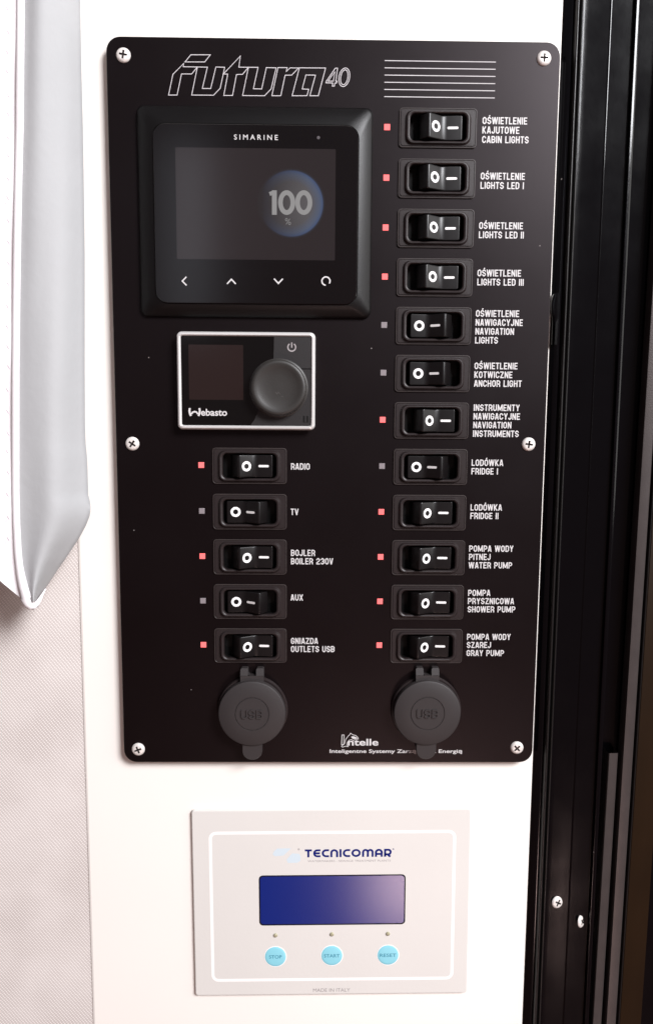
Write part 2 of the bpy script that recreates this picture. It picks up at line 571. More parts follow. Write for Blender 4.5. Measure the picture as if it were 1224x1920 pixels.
# ------------------------------------------------------------------ setting: white board
WN = -5.0
wl = at(157, 1400, WN)[0]
wr = at(1018.6, 960, WN)[0]
mb = MB()
w_, cx_ = wr - wl, (wl + wr) / 2
mb.loft([(rrect(w_, 900, 1.5, 5, cx_, 0), WN - 16), (rrect(w_, 900, 1.5, 5, cx_, 0), WN - 1.6), (rrect(w_ - 0.9, 899, 1.2, 5, cx_, 0), WN - 0.5),
         (rrect(w_ - 3.0, 897, 1.0, 5, cx_, 0), WN), (rrect(w_ - 3.4, 896.6, 1.0, 5, cx_, 0), WN)], 0, True, True)
wall = mb.build('wall', M['wall'])
wall['kind'] = 'structure'
wall['label'] = 'glossy white board the black switch panel is screwed to'
wall['category'] = 'wall'

# ------------------------------------------------------------------ woven panel, lower left
fabric = None
mb = MB()
fx1 = wl + 0.5
rows, cols = 40, 12
g = []
for i in range(rows + 1):
    z = -430 + 620 * i / rows
    g.append([V(fx1 - 110 + 110 * j / cols, z, WN - 0.9 + 0.5 * math.sin(z * 0.013 + j * 0.4) * (1 - j / cols)) for j in range(cols + 1)])
mb.loft3(g, 0, closed=False)
# turned edge and back so that the sheet has a real thickness
mb.face([V(fx1, -430, WN - 0.9), V(fx1, -430, WN - 8), V(fx1, 190, WN - 8), V(fx1, 190, WN - 0.9)])
mb.face([V(fx1 - 110, -430, WN - 8), V(fx1 - 110, 190, WN - 8), V(fx1, 190, WN - 8), V(fx1, -430, WN - 8)])
fabric = mb.build('fabric_panel', M['woven'])
fabric['kind'] = 'thing'
fabric['label'] = 'beige woven fabric panel behind the curtain, beside the white board'
fabric['category'] = 'fabric panel'

# ------------------------------------------------------------------ curtain, upper left
curtain = thing('curtain', 'white curtain with grey side band, stitched edge and pointed lower corner', 'curtain', *at(60, 560, 20), 20)
c0 = at(60, 560, 20)


def cv(px, py, n):
    x, z = at(px, py, n)
    return V(x - c0[0], z - c0[1], n - 20)


BAND = [(-160, 45, 149), (0, 43, 151), (120, 42, 153), (240, 41, 156), (360, 38, 158), (480, 36, 159.5), (590, 34.5, 159.5), (700, 33.5, 159.5), (800, 33.5, 160),
        (830, 33.5, 161), (860, 33.5, 164), (900, 33.5, 165.3), (928, 33.5, 166), (940, 34, 169.5), (955, 34.3, 170.8), (968, 34.6, 168.5), (985, 35, 162), (1000, 36, 154),
        (1012, 36.5, 147), (1030, 37.5, 135), (1050, 39, 122), (1068, 41.5, 109), (1085, 44.5, 98), (1100, 48, 88), (1115, 52, 79), (1128, 57, 71)]


def band_at(y):
    for (y0, a0, b0), (y1, a1, b1) in zip(BAND, BAND[1:]):
        if y0 <= y <= y1:
            k = (y - y0) / (y1 - y0)
            return a0 + (a1 - a0) * k, b0 + (b1 - b0) * k
    return BAND[-1][1:]


ys = [-160 + 20 * i for i in range(49)] + [800 + 8 * i for i in range(1, 42)]
ys = [y for y in ys if y <= 1128]
mb = MB()
loops = []
for y in ys:
    a, b = band_at(y)
    row = []
    for k in range(17):
        t = k / 16
        fold = 0.9 * math.sin(t * 7.5 + y * 0.004) * math.sin(t * math.pi)
        row.append(cv(a + (b - a) * t, y, 27 - 16 * t ** 1.6 + 5.0 * math.sin(t * math.pi) ** 1.2 + fold * (1 + 1.2 * max(0, (y - 820) / 300))))
    row.append(cv(b - 0.8, y, 9.0))
    row.append(cv(b - 4, y, 6.5))
    row.append(cv(b - 16, y, 5.0))
    loops.append(row)
mb.loft3(loops, 0, closed=False)
band = mb.build('side_band', M['cloth_grey'], curtain, recalc=False, sharp=60)
band['label'] = 'smooth grey side band of the curtain'

mb = MB()
loops = []
NR = 60
for i in range(NR + 1):
    row = []
    for k in range(11):
        t = k / 10
        pxb = 52 - 190 * t                       # bottom edge runs up to the left
        yb = 1134 - (52 - pxb) * 1.0
        y = -160 + (yb + 160) * i / NR
        a, _ = band_at(min(y, 1128))
        px = a - 1.5 - (a - 1.5 + 138) * t
        row.append(cv(px, y, 28.5 + 9 * t - 3 * math.exp(-((t - 0.10) / 0.05) ** 2) * 0.5 + 0.5 * math.sin(y * 0.021 + t * 9)))
    loops.append(row)
mb.loft3(loops, 0, closed=False)
front = mb.build('front_cloth', M['cloth'], curtain, sharp=60)

mb = MB()
path = [(band_at(y)[0] - 3.5, y, 28.3) for y in range(-160, 1121, 20)] + [(48.5, 1122, 28), (52.5, 1130, 27.5), (57.5, 1135, 26.5), (63, 1136.5, 25), (69, 1133.5, 23), (74, 1126, 20.5), (79.5, 1116, 18), (86, 1104, 15)]
pts = [Vector(cv(*p)) for p in path]
loops = []
for i, p in enumerate(pts):
    d = (pts[min(i + 1, len(pts) - 1)] - pts[max(i - 1, 0)]).normalized()
    u = d.cross(Vector((0, -1, 0))).normalized()
    v = u.cross(d)
    rad = (0.0017 + 0.0006 * max(0.0, min(1.0, (path[i][1] - 1060) / 60))) * min(1.0, 0.12 + (len(pts) - 1 - i) / 6.0)
    loops.append([tuple(p + (u * math.cos(2 * math.pi * k / 12) + v * math.sin(2 * math.pi * k / 12)) * rad) for k in range(12)])
mb.loft3(loops, 0, True, True)
mb.build('piping', M['cloth'], curtain, recalc=True, sharp=60)

mb = MB()
for i in range(28):
    y = -20 + 39.5 * i
    if y > 1030:
        break
    jx, jy = random.uniform(-1.5, 1.5), random.uniform(-4, 4)
    a = random.uniform(0.5, 1.2)
    ring = []
    for k in range(10):
        ang = 2 * math.pi * k / 10
        ex, ey = 1.8 * math.cos(ang), 5.2 * math.sin(ang)
        ring.append(cv(15 + jx + ex * math.cos(0.5) - ey * math.sin(0.5) * -1, y + jy + ex * math.sin(0.5) + ey * math.cos(0.5), 31.4))
    ring2 = []
    mb.face(ring[::-1])
mb.build('stitching', M['stitch'], curtain)

# ------------------------------------------------------------------ black door frame, right
fr = thing('door_frame', 'glossy black ribbed door frame against the edge of the white board', 'door frame', wr + 12, 0, -10)
fcx = wr + 12


def prof(mbx, pts, z0=-420, z1=420, mid=0):
    """extrude an open (x, n) profile upright"""
    rows = [[V(x - fcx, z, n + 10) for x, n in pts] for z in (z0, z1)]
    mbx.loft3(rows, mid, closed=False)


def fx(px, n):
    return at(px, 960, n)[0]


def bead(x0, x1, n0, rise, seg=10):
    return [(x0 + (x1 - x0) * i / seg, n0 + rise * math.sin(math.pi * i / seg)) for i in range(seg + 1)]


p = [(wr + 0.02, -20), (wr + 0.02, -4.9), (wr + 1.0, -4.4), (wr + 2.0, -3.2), (fx(1035, -3), -3.0), (fx(1036.5, -4.5), -4.8)]
mb = MB()
prof(mb, p)
mb.build('edge_trim', M['frame_black'], fr, sharp=50)

xa, xb = fx(1036.5, -3), fx(1055, -3)
mb = MB()
xm = xa + (xb - xa) * 0.56
prof(mb, [(xa, -6)] + bead(xa, xm, -3.6, 2.6, 12) + bead(xm + 0.25, xb, -4.2, 1.7, 10) + [(xb, -6)])
mb.build('rubber_seal', M['seal'], fr, sharp=70)

xc, xd, xe, xf, xg = fx(1100, -6), fx(1143, -7), fx(1148, -7), fx(1153, -7), fx(1195, -12)
mb = MB()
prof(mb, [(xb, -6), (xb + 1.2, -6.1), (xb + 3, -6.05), (xb + 6, -5.95), (xb + 9, -5.8), (xc - 0.6, -5.6), (xc - 0.3, -5.3), (xc, -5.1), (xc + 0.25, -5.15), (xc + 0.5, -6.0), (xc + 0.7, -9.85),
          (xd - 0.1, -9.35), (xd, -8.0)])
mb.build('jamb', M['frame_black'], fr, sharp=40)
mb = MB()
prof(mb, [(xd, -11)] + [(xd, -8.2), (xd + 0.2, -7.3), (xd + 0.45, -7.05), (xd + 0.7, -7.05), (xf - 0.55, -7.05 - 0.115 * (xf - xd - 1.25)), (xf - 0.25, -7.4), (xf, -8.2)] + [(xf, -17.5), (xg + 14, -15.5), (xg + 60, -15)])
mb.build('channel', M['frame_black'], fr, sharp=50)


def circle_points(seg, r):
    return circ(r, seg)


def cross_loop(a, b):
    """a plus-shaped loop: arm length a, half width b, counter-clockwise"""
    return [(b, -a), (b, -b), (a, -b), (a, b), (b, b), (b, a), (-b, a), (-b, b), (-a, b), (-a, -b), (-b, -b), (-b, -a)]


def screw_mesh(r=3.45, h=1.25):
    m_ = MB()
    S = 32
    loops = [(circ(r, S), 0.0)]
    for k in range(1, 7):
        a = k / 7 * 1.1
        loops.append((circ(r * math.cos(a * 0.85) ** 0.9, S), h * math.sin(a) / math.sin(1.1)))
    rt = 0.72 * r
    loops = [(circ(r, S), 0.0), (circ(r, S), 0.25), (circ(r * 0.96, S), 0.55), (circ(r * 0.87, S), 0.88), (circ(rt, S), h)]
    m_.loft(loops)
    cl = cross_loop(r * 0.55, r * 0.13)
    m_.fill(circ(rt, S), [cl], h)
    cl2 = cross_loop(r * 0.40, r * 0.10)
    m_.loft([(cl, h), (cl2, h - 0.9)], 1)
    m_.fill(cl2, [], h - 0.9, 1)
    return m_


sm = screw_mesh()
s0 = sm.build('screw', [M['steel'], M['slot']], fr, sharp=40)
x, z = at(1044, 1692, -5.5)
s0.location = V(x - fcx, z, -6.0 + 10)
s0.rotation_euler = (R(-3), 0.5, R(16))
x, z = at(1088, 1728, -9)
s1 = dup(s0, fr, V(x - fcx, z, -9.6 + 10), (R(-12), 0.9, R(38)))
mb = MB()
zb0, zb1 = at(1035, 592, -2)[1], at(1035, 549, -2)[1]
xx = wr + 0.3
sec = []
for i in range(13):
    t = i / 12
    z = zb0 - 14 + (zb1 - zb0 + 14) * t
    bulge = (1.5 if t > 0.55 else 0.5) * math.sin(math.pi * min(1, max(0, (t - 0.5) / 0.5))) ** 0.6 if t > 0.5 else 0.12
    sec.append([V(xx - bulge - fcx, z, -4.9 + 10), V(xx - bulge * 0.8 - fcx, z, -3.2 + 10), V(xx + 1.0 - fcx, z, -2.2 + 10), V(xx + 2.2 - fcx, z, -2.5 + 10), V(xx + 2.8 - fcx, z, -4.9 + 10)])
mb.loft3(sec, 0, True, True)
lt = mb.build('latch', M['frame_black'], fr, recalc=True, sharp=50)

# ------------------------------------------------------------------ sliding door edge, far right
sd_x = at(1196, 960, -8)[0]
sd = thing('sliding_door', 'dull grey metal door edge with brown face beside the black frame', 'door', sd_x, at(1196, 960, -8)[1], -8, R(0.45))
mb = MB()


def sprof(mbx, pts, z0=-420, z1=420):
    mbx.loft3([[V(x, z, n) for x, n in pts] for z in (z0, z1)], 0, closed=False)


sprof(mb, [(0, -7), (0, -0.7), (0.25, -0.1), (0.7, 0), (5.1, -0.2), (5.5, -0.6), (5.6, -7)])
mb.build('edge_strip', M['alu'], sd, sharp=30)
mb = MB()
sprof(mb, [(5.6, -7), (5.9, -4.5), (6.9, -4.5), (7.1, -1.0), (7.4, -0.7), (7.8, -0.9)])
mb.build('gasket', M['seal'], sd, sharp=30)
mb = MB()
sprof(mb, [(7.8, -7), (7.8, -0.9), (8.1, -0.6), (16, -3.0), (24, -8), (90, -20)])
mb.build('door_face', M['brown'], sd, sharp=30)
# a lighter pair of strips that starts low down on the frame side
mb = MB()
zt = at(1150, 1412, -10)[1]
zo = at(1196, 960, -8)[1]
sprof(mb, [(-7.2, -9), (-7.2, -2.2), (-6.8, -1.6), (-2.4, -1.9), (-1.9, -2.4), (-1.9, -9)], -420, zt - zo)
mb.build('guide_strip', M['alu'], sd, sharp=30)

# ------------------------------------------------------------------ black switch panel
panel = thing('switch_panel', 'black boat switch panel with rows of rocker switches on the white board', 'switch panel', 0, 0, WN)
PN = -WN                                          # plate front in the panel's own frame


def pl(x, z, n=0.0):
    return V(x, z, n + PN)


PW, PH, PR = 215.0, 358.4, 6.6
ROW0, PITCH = 139.6, 23.22
rowz = [ROW0 - PITCH * i for i in range(12)]
XR, XL = 49.95, -40.95
spots = [(XR, rowz[i]) for i in range(12)] + [(XL, rowz[i]) for i in range(7, 12)]
outer = rrect(PW - 0.8, PH - 0.8, PR - 0.4, 8)
holes = [rrect(28, 14, 1.5, 3, x, z) for x, z in spots]
mb = MB()
mb.loft([(rrect(PW, PH, PR, 8), -4.6), (rrect(PW, PH, PR, 8), -0.35), (rrect(PW - 0.25, PH - 0.25, PR - 0.12, 8), -0.1), (outer, 0.0)], 0, True, False)
mb.fill(outer, holes, 0.0)
for hlp in holes:
    mb.loft([(hlp, 0.0), (hlp, -4.5)])
plate = mb.build('plate', M['plate'], panel, V(0, 0, PN), sharp=8)

# rocker switch --------------------------------------------------------------
mb = MB()
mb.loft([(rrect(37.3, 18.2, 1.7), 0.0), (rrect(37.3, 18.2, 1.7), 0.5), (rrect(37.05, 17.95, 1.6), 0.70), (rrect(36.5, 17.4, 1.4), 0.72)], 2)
mb.loft([
    (rrect(36.5, 17.4, 1.4), 0.72), (rrect(36.1, 17.0, 1.3), 0.50), (rrect(35.7, 16.6, 1.2), 0.50), (rrect(35.4, 16.3, 1.1), 0.80),
    (rrect(31.6, 15.7, 3.6), 0.85), (rrect(31.0, 15.3, 3.4), 1.15), (rrect(30.2, 14.9, 3.2), 1.95), (rrect(29.7, 14.6, 3.1), 2.15), (rrect(28.7, 13.7, 2.9), 2.2),
    (rrect(27.4, 12.9, 2.6), 1.9), (rrect(26.8, 12.5, 2.4), 1.4), (rrect(26.6, 12.3, 2.3), 0.6)])
mb.loft([(rrect(26.6, 12.3, 2.3), 0.6), (rrect(26.4, 12.2, 2.2), -4.4)], 1, False, True)
bezel_mb = mb


def smooth_path(pts, rad, seg=5):
    out = []
    k = len(pts)
    for i in range(k):
        p0, p1, p2 = Vector(pts[i - 1]), Vector(pts[i]), Vector(pts[(i + 1) % k])
        rr = rad[i]
        if rr <= 0:
            out.append(tuple(p1))
            continue
        a = p1 + (p0 - p1).normalized() * min(rr, (p0 - p1).length * 0.48)
        b = p1 + (p2 - p1).normalized() * min(rr, (p2 - p1).length * 0.48)
        for q in range(seg + 1):
            t = q / seg
            out.append(tuple(a * (1 - t) ** 2 + p1 * 2 * t * (1 - t) + b * t * t))
    return out


def rocker_mb(on):
    """a two-faced rocker; on: the I half is pressed in and the O half stands out"""
    sgn = 1 if on else -1
    core = [(11.6, -3.6), (11.6, 1.2), (2.6, 0.5), (-4.4, 4.8), (-5.4, 4.75), (-9.1, 0.2), (-8.4, -3.6)]
    rad = [0.0, 0.6, 1.8, 0.4, 0.4, 0.9, 0.0]
    out = smooth_path(core, rad)
    m_ = MB()
    cxm, cnm = 1.0, 0.0
    loops = []
    for zz, ins in ((-5.5, 0.35), (-5.25, 0.08), (-5.0, 0.0), (5.0, 0.0), (5.25, 0.08), (5.5, 0.35)):
        lp = []
        for x, n in out:
            dx, dn = x - cxm, n - cnm
            d = math.hypot(dx, dn)
            lp.append(V(sgn * (x - dx / d * ins), zz, n - dn / d * ins))
        loops.append(lp)
    m_.loft3(loops, 0, True, True)

    def mark_frame(a, b, t):
        a, b = Vector(a), Vector(b)
        p = a.lerp(b, t)
        tg = (b - a).normalized()
        if tg.x < 0:
            tg = -tg
        nn = Vector((-tg.y, tg.x))
        return p, tg, nn

    flat = ((2.6, 0.5), (11.6, 1.2))
    steep = ((2.6, 0.5), (-4.4, 4.8))
    marks = []
    fo, fi = (steep, flat) if on else (flat, steep)

    def put(fr_, pts, holes_=None):
        p, tg, nn = fr_
        return [V(sgn * (p.x + tg.x * a * sgn + nn.x * 0.07), b, p.y + tg.y * a * sgn + nn.y * 0.07) for a, b in pts]

    f1 = mark_frame(*fo, 0.56 if on else 0.50)
    o_out = put(f1, circ(2.55, 28))
    o_in = put(f1, circ(1.30, 28))
    for i in range(28):
        j = (i + 1) % 28
        m_.face([o_out[i], o_out[j], o_in[j], o_in[i]], 1)
    f2 = mark_frame(*fi, 0.50 if on else 0.45)
    m_.face(put(f2, rrect(5.2, 1.15, 0.5, 4)), 1)
    return m_


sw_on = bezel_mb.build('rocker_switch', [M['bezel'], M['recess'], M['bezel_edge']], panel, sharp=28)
rk_on = rocker_mb(True).build('rocker', [M['rocker'], M['mark_ink']], sw_on, recalc=True, sharp=28)
sw_off = sw_on.copy()
C.objects.link(sw_off)
rk_off = rocker_mb(False).build('rocker', [M['rocker'], M['mark_ink']], sw_off, recalc=True, sharp=28)

TXT = [
    (['OŚWIETLENIE', 'KAJUTOWE', 'CABIN LIGHTS'], 1, (903, 268)), (['OŚWIETLENIE', 'LIGHTS LED I'], 1, (900, 354)), (['OŚWIETLENIE', 'LIGHTS LED II'], 1, (897, 446.5)),
    (['OŚWIETLENIE', 'LIGHTS LED III'], 1, (894, 535)), (['OŚWIETLENIE', 'NAWIGACYJNE', 'NAVIGATION', 'LIGHTS'], 0, (890, 644)),
    (['OŚWIETLENIE', 'KOTWICZNE', 'ANCHOR LIGHT'], 0, (888, 725)), (['INSTRUMENTY', 'NAWIGACYJNE', 'NAVIGATION', 'INSTRUMENTS'], 1, (886, 819)),
    (['LODÓWKA', 'FRIDGE I'], 0, (883, 889.5)), (['LODÓWKA', 'FRIDGE II'], 1, (881, 973)), (['POMPA WODY', 'PITNEJ', 'WATER PUMP'], 1, (878, 1065.5)),
    (['POMPA', 'PRYSZNICOWA', 'SHOWER PUMP'], 1, (876, 1148)), (['POMPA WODY', 'SZAREJ', 'GRAY PUMP'], 1, (874, 1230)),
    (['RADIO'], 1, (545.5, 880.5)), (['TV'], 0, (545, 965.5)), (['BOJLER', 'BOILER 230V'], 1, (545.5, 1058)), (['AUX'], 0, (545, 1126)), (['GNIAZDA', 'OUTLETS USB'], 1, (545.5, 1222.5))]

mb = MB()
q = 1.4
mb.loft([(rrect(2.85, 2.85, 0.12, 2), 0.0), (rrect(2.85, 2.85, 0.12, 2), 0.12), (rrect(2.65, 2.65, 0.12, 2), 0.2)], 0, False, True)
led = mb.build('indicator_light', M['led_on'], panel, sharp=30)
mb.m = [0] * len(mb.f)
led_off = mb.build('indicator_light', M['led_off'], panel, sharp=30)
used = {1: False, 0: False}
for (x, z), (lines, on, (tx, ty)) in zip(spots, TXT):
    src, lsrc = (sw_on, led) if on else (sw_off, led_off)
    lx = at(378, 960)[0] if x < 0 else 25.55
    lx = -65.2 if x < 0 else 25.6
    lloc = V(lx, z + 0.3, PN)
    sloc = V(x, z, PN)
    if not used[on]:
        used[on] = True
        s, d = src, lsrc
        s.location, d.location = sloc, lloc
    else:
        s, d = dup(src, panel, sloc), dup(lsrc, panel, lloc)
    word = ' '.join(lines)
    s['label'] = 'rocker switch beside the words %s, %s' % (word, 'pressed to I' if on else 'pressed to O')
    d['label'] = '%s square lamp left of the switch for %s' % ('red lit' if on else 'grey unlit', word)
    ox, oz = at(tx, ty)
    mb = MB()
    for k, ln in enumerate(reversed(lines)):
        text(mb, ln, 0, k * 4.32, 3.22, 0.03)
    t_ = mb.build('printed_label', M['white_ink'], panel, V(ox, oz, PN))
    t_['label'] = 'white lettering reading %s' % word

# model name in outline, stripes ------------------------------------------------
A1 = [[(325, 78), (548, 78), (485, 160), (258, 160)],
      [(243, 178), (238, 215), (400, 218), (335, 298), (218, 298), (168, 540), (70, 540), (120, 302)],
      [(400, 218), (515, 220), (457, 465), (553, 465), (612, 218), (713, 222), (662, 462), (585, 542), (335, 540)],
      [(893, 92), (875, 220), (985, 222), (918, 302), (848, 305), (803, 545), (702, 545), (748, 300), (698, 298)],
      [(985, 222), (1095, 222), (1042, 468), (1137, 470), (1190, 225), (1302, 228), (1245, 470), (1170, 548), (918, 546)]]
A2 = [[(283, 225), (388, 226), (378, 270), (422, 228), (518, 230), (440, 312), (365, 312), (315, 548), (213, 548)],
      [(528, 228), (828, 230), (745, 548), (648, 548), (712, 312), (603, 310), (560, 470), (635, 475), (615, 548), (445, 548)],
      [(940, 232), (965, 232), (945, 380), (960, 382), (955, 402), (935, 402), (928, 438), (905, 438), (910, 402), (832, 400), (838, 380)],
      [(935, 272), (857, 380), (917, 380)],
      [(1042 + 62 * math.cos(a) - 0.13 * 105 * math.sin(a), 336 + 107 * math.sin(a)) for a in [2 * math.pi * i / 28 for i in range(28)]],
      [(1042 + 41 * math.cos(a) - 0.13 * 85 * math.sin(a), 336 + 86 * math.sin(a)) for a in [2 * math.pi * i / 28 for i in range(28)]]]
mb = MB()
for x0, group in ((305, A1), (475, A2)):
    for lp in group:
        mb.stroke([at(x0 + a / 6.12, 90 + b / 6.12) for a, b in lp], 0.34, 0.03, True)
nm = mb.build('model_lettering', M['line_ink'], panel, V(0, 0, PN))
nm['label'] = 'outlined italic lettering reading Futura 40'
mb = MB()
sx0, sx1 = at(720.5, 148)[0], at(928, 148)[0]
zt, zb_ = at(824, 115)[1], at(824, 182.5)[1]
for k in range(6):
    zz = zt + (zb_ - zt) * k / 5
    mb.stroke([(sx0, zz), (sx1, zz)], 0.36, 0.03)
st = mb.build('stripes', M['line_ink'], panel, V(0, 0, PN))
st['label'] = 'six thin white lines printed beside the model lettering'

# maker's mark, bottom ----------------------------------------------------------
mb = MB()
x0, z0 = at(618, 1411.5)
x1, _ = at(866, 1411.5)
font_text(mb, 'Inteligentne Systemy Zarządzania Energią', x0, z0, x1 - x0, 2.0, 0.03, bold=0.016)
xa_, za_ = at(652, 1397.5)
xb_, _ = at(709, 1397.5)
font_text(mb, 'ntelle', xa_, za_, xb_ - xa_, 3.7, 0.03, bold=0.02)
mb.stroke([at(641, 1378), at(645, 1378), at(644, 1396), at(640, 1396)], 0.3, 0.04, True)
dol = [(640, 1399), (646, 1394), (648, 1386), (653, 1379.5), (656, 1377), (657, 1374.5), (661, 1377.5), (667, 1379), (671, 1383), (671.5, 1385.5), (666, 1386.5), (662, 1388.5), (659, 1386.5),
       (654, 1388), (651, 1392), (650, 1397), (653, 1400), (647, 1399), (642, 1401)]
mb.stroke([at(*p) for p in dol], 0.28, 0.05, True)
mb.fill([at(*p) for p in ((658, 1381), (663, 1380.5), (668, 1382.5), (670, 1384.5), (664, 1385.5), (660, 1384.5))][::-1], [], 0.045)
lg = mb.build('maker_lettering', M['white_ink'], panel, V(0, 0, PN))
lg['label'] = 'small white leaping dolphin mark over the words Inteligentne Systemy'

# screws ------------------------------------------------------------------------
s0 = screw_mesh().build('screw', [M['steel'], M['slot']], panel, sharp=40)
for k, (px, py, a) in enumerate(((231, 102, 0.15), (1020, 108, 0.02), (248, 832, 0.6), (991, 833, 0.12), (259, 1406, 1.2), (969, 1403, 0.8))):
    x, z = at(px, py, 1)
    lc, rt_ = V(x, z, PN), (R((-1, 1.5, 2, 1, 3, 2)[k]), a, R((2, -1, 3, 0, 2, -2)[k]))
    if k == 0:
        s0.location, s0.rotation_euler = lc, rt_
    else:
        dup(s0, panel, lc, rt_)

# covered sockets -----------------------------------------------------------------
mb = MB()
mb.loft([(circ(18.3, 64), 0.0), (circ(18.3, 64), 1.6), (circ(18.0, 64), 2.1), (circ(17.4, 64), 2.2), (circ(16.6, 64), 1.9), (circ(15.6, 64), 1.9), (circ(15.6, 64), 0.3)], 0, False, True)
sock = mb.build('usb_socket', M['bezel'], panel, sharp=35)
mb = MB()
ro = 17.3
mb.loft([(circ(ro - 0.6, 64), 3.0), (circ(ro, 64), 3.5), (circ(ro, 64), 6.0), (circ(ro - 0.25, 64), 6.5), (circ(ro - 0.8, 64), 6.75), (circ(8.95, 64), 6.9), (circ(8.8, 64), 6.55), (circ(8.5, 64), 6.55), (circ(8.35, 64), 6.95)], 0, True, True)
text(mb, 'USB', 0.0, -2.4, 4.6, 6.93, 0.74, 0.13, 0.16, centre=True, width=11.0, thick=0.6)
cap = mb.build('cap', M['rubber'], sock, sharp=35)
mb = MB()
tw = 5.2
tl = [(-tw, -15.6)] + arc(0, -19.6, tw, 180, 360, 16) + [(tw, -15.6)]
tl = [(tw, -15.0), (-tw, -15.0)] + arc(0, -20.2, tw, 180, 360, 16)[0:]
mb.loft([(tl, 3.4), (tl, 5.1), ([(x * 0.95, -15 + (z + 15) * 0.97) for x, z in tl], 5.5)], 0, True, True)
mb.build('pull_tab', M['rubber'], sock, sharp=35)
mb = MB()
hg = [(-6.0, 15.2), (6.0, 15.2), (6.0, 22.6), (5.4, 23.2), (2.6, 23.2), (2.1, 22.6), (2.1, 20.3), (1.3, 19.5), (-1.3, 19.5), (-2.1, 20.3), (-2.1, 22.6), (-2.6, 23.2), (-5.4, 23.2), (-6.0, 22.6)]
cxh, czh = 0, 19
mb.loft3([[V(x, z, 0.05) for x, z in hg], [V(x, z, 4.6 - max(0, z - 19) * 0.25) for x, z in hg]], 0, True, False)
mb.fill([(-6.0, 15.2), (6.0, 15.2), (6.0, 19.4), (1.3, 19.5), (-1.3, 19.5), (-6.0, 19.4)], [], 4.6)
for sg in (-1, 1):
    lp = [(2.1, 19.5), (6.0, 19.5), (6.0, 22.6), (5.4, 23.2), (2.6, 23.2), (2.1, 22.6)]
    lp = [(sg * a, b) for a, b in lp]
    if sg < 0:
        lp.reverse()
    mb.face([V(x, z, 4.6 - max(0, z - 19.0) * 0.25) for x, z in lp])
mb.build('hinge', M['rubber'], sock, recalc=False, sharp=30)
x, z = at(474, 1331, 1)
sock.location = V(x, z, PN)
x, z = at(798, 1330, 1)
dup(sock, panel, V(x, z, PN))

# ------------------------------------------------------------------ battery monitor
mcx, mcz = at(479.5, 401, 1)
mon = thing('battery_monitor', 'square black battery monitor with touch symbols, its screen reading 100 %', 'monitor', mcx, mcz, 0)


def ml(px, py, n):
    x, z = at(px, py, n)
    return (x - mcx, z - mcz)


ow = ml(697, 401, 0.5)[0] - ml(261, 401, 0.5)[0]
oh = ml(480, 204, 0.5)[1] - ml(480, 598.5, 0.5)[1]
gl, gr_ = ml(289.5, 401, 6), ml(670.5, 401, 6)
gt, gb = ml(480, 233, 6), ml(480, 569.5, 6)
gw, gh = gr_[0] - gl[0], gt[1] - gb[1]
gx, gz = (gl[0] + gr_[0]) / 2, (gt[1] + gb[1]) / 2
mb = MB()
lp = [(rrect(ow, oh, 3.5), 0.0), (rrect(ow, oh, 3.5), 1.2), (rrect(ow - 0.8, oh - 0.8, 3.6), 2.0), (rrect(ow - 2.2, oh - 2.2, 3.8), 2.6)]
k1 = 0.55
lp += [(rrect((ow - 2.2) * (1 - k1) + (gw + 1.4) * k1, (oh - 2.2) * (1 - k1) + (gh + 1.4) * k1, 5.0, 6, gx * k1, gz * k1), 4.4),
       (rrect(gw + 1.6, gh + 1.6, 6.4, 6, gx, gz), 5.5), (rrect(gw + 0.7, gh + 0.7, 6.2, 6, gx, gz), 5.6), (rrect(gw + 0.5, gh + 0.5, 6.1, 6, gx, gz), 5.0)]
mb.loft(lp, 0, False, True)
mb.build('frame', M['mon_frame'], mon, sharp=25)
mb = MB()
mb.loft([(rrect(gw, gh, 6, 8, gx, gz), 5.05), (rrect(gw, gh, 6, 8, gx, gz), 5.8), (rrect(gw - 0.5, gh - 0.5, 5.8, 8, gx, gz), 6.0)], 0, False, True)
mb.build('front_glass', M['glass'], mon, sharp=25)
a, b = ml(330.5, 382, 6), ml(628.5, 382, 6)
c, d = ml(480, 278, 6), ml(480, 487, 6)
scx, scz = (a[0] + b[0]) / 2, (c[1] + d[1]) / 2
mb = MB()
mb.loft([(rrect(b[0] - a[0], c[1] - d[1], 0.4, 3), 0.0), (rrect(b[0] - a[0], c[1] - d[1], 0.4, 3), 0.05)], 0, False, True)
scr = mb.build('screen', M['mon_screen'], mon, V(scx, scz, 6.0))
mb = MB()
mb.fill(circ(16.0, 64), [], 0.0)
dx_, dz_ = ml(546, 382, 6)
dial = mb.build('gauge_dial', M['dial'], scr, V(dx_ - scx, dz_ - scz, 0.10))
mb = MB()
DH = 10.6


def dd(px, py):
    x, z = ml(px, py, 6)
    return x - scx, z - scz


def ellipse_ring(px, py, rx, rz, w):
    x, z = dd(px, py)
    mb.stroke([(x + rx * math.cos(2 * math.pi * i / 40), z + rz * math.sin(2 * math.pi * i / 40)) for i in range(40)], w, 0.16, True)


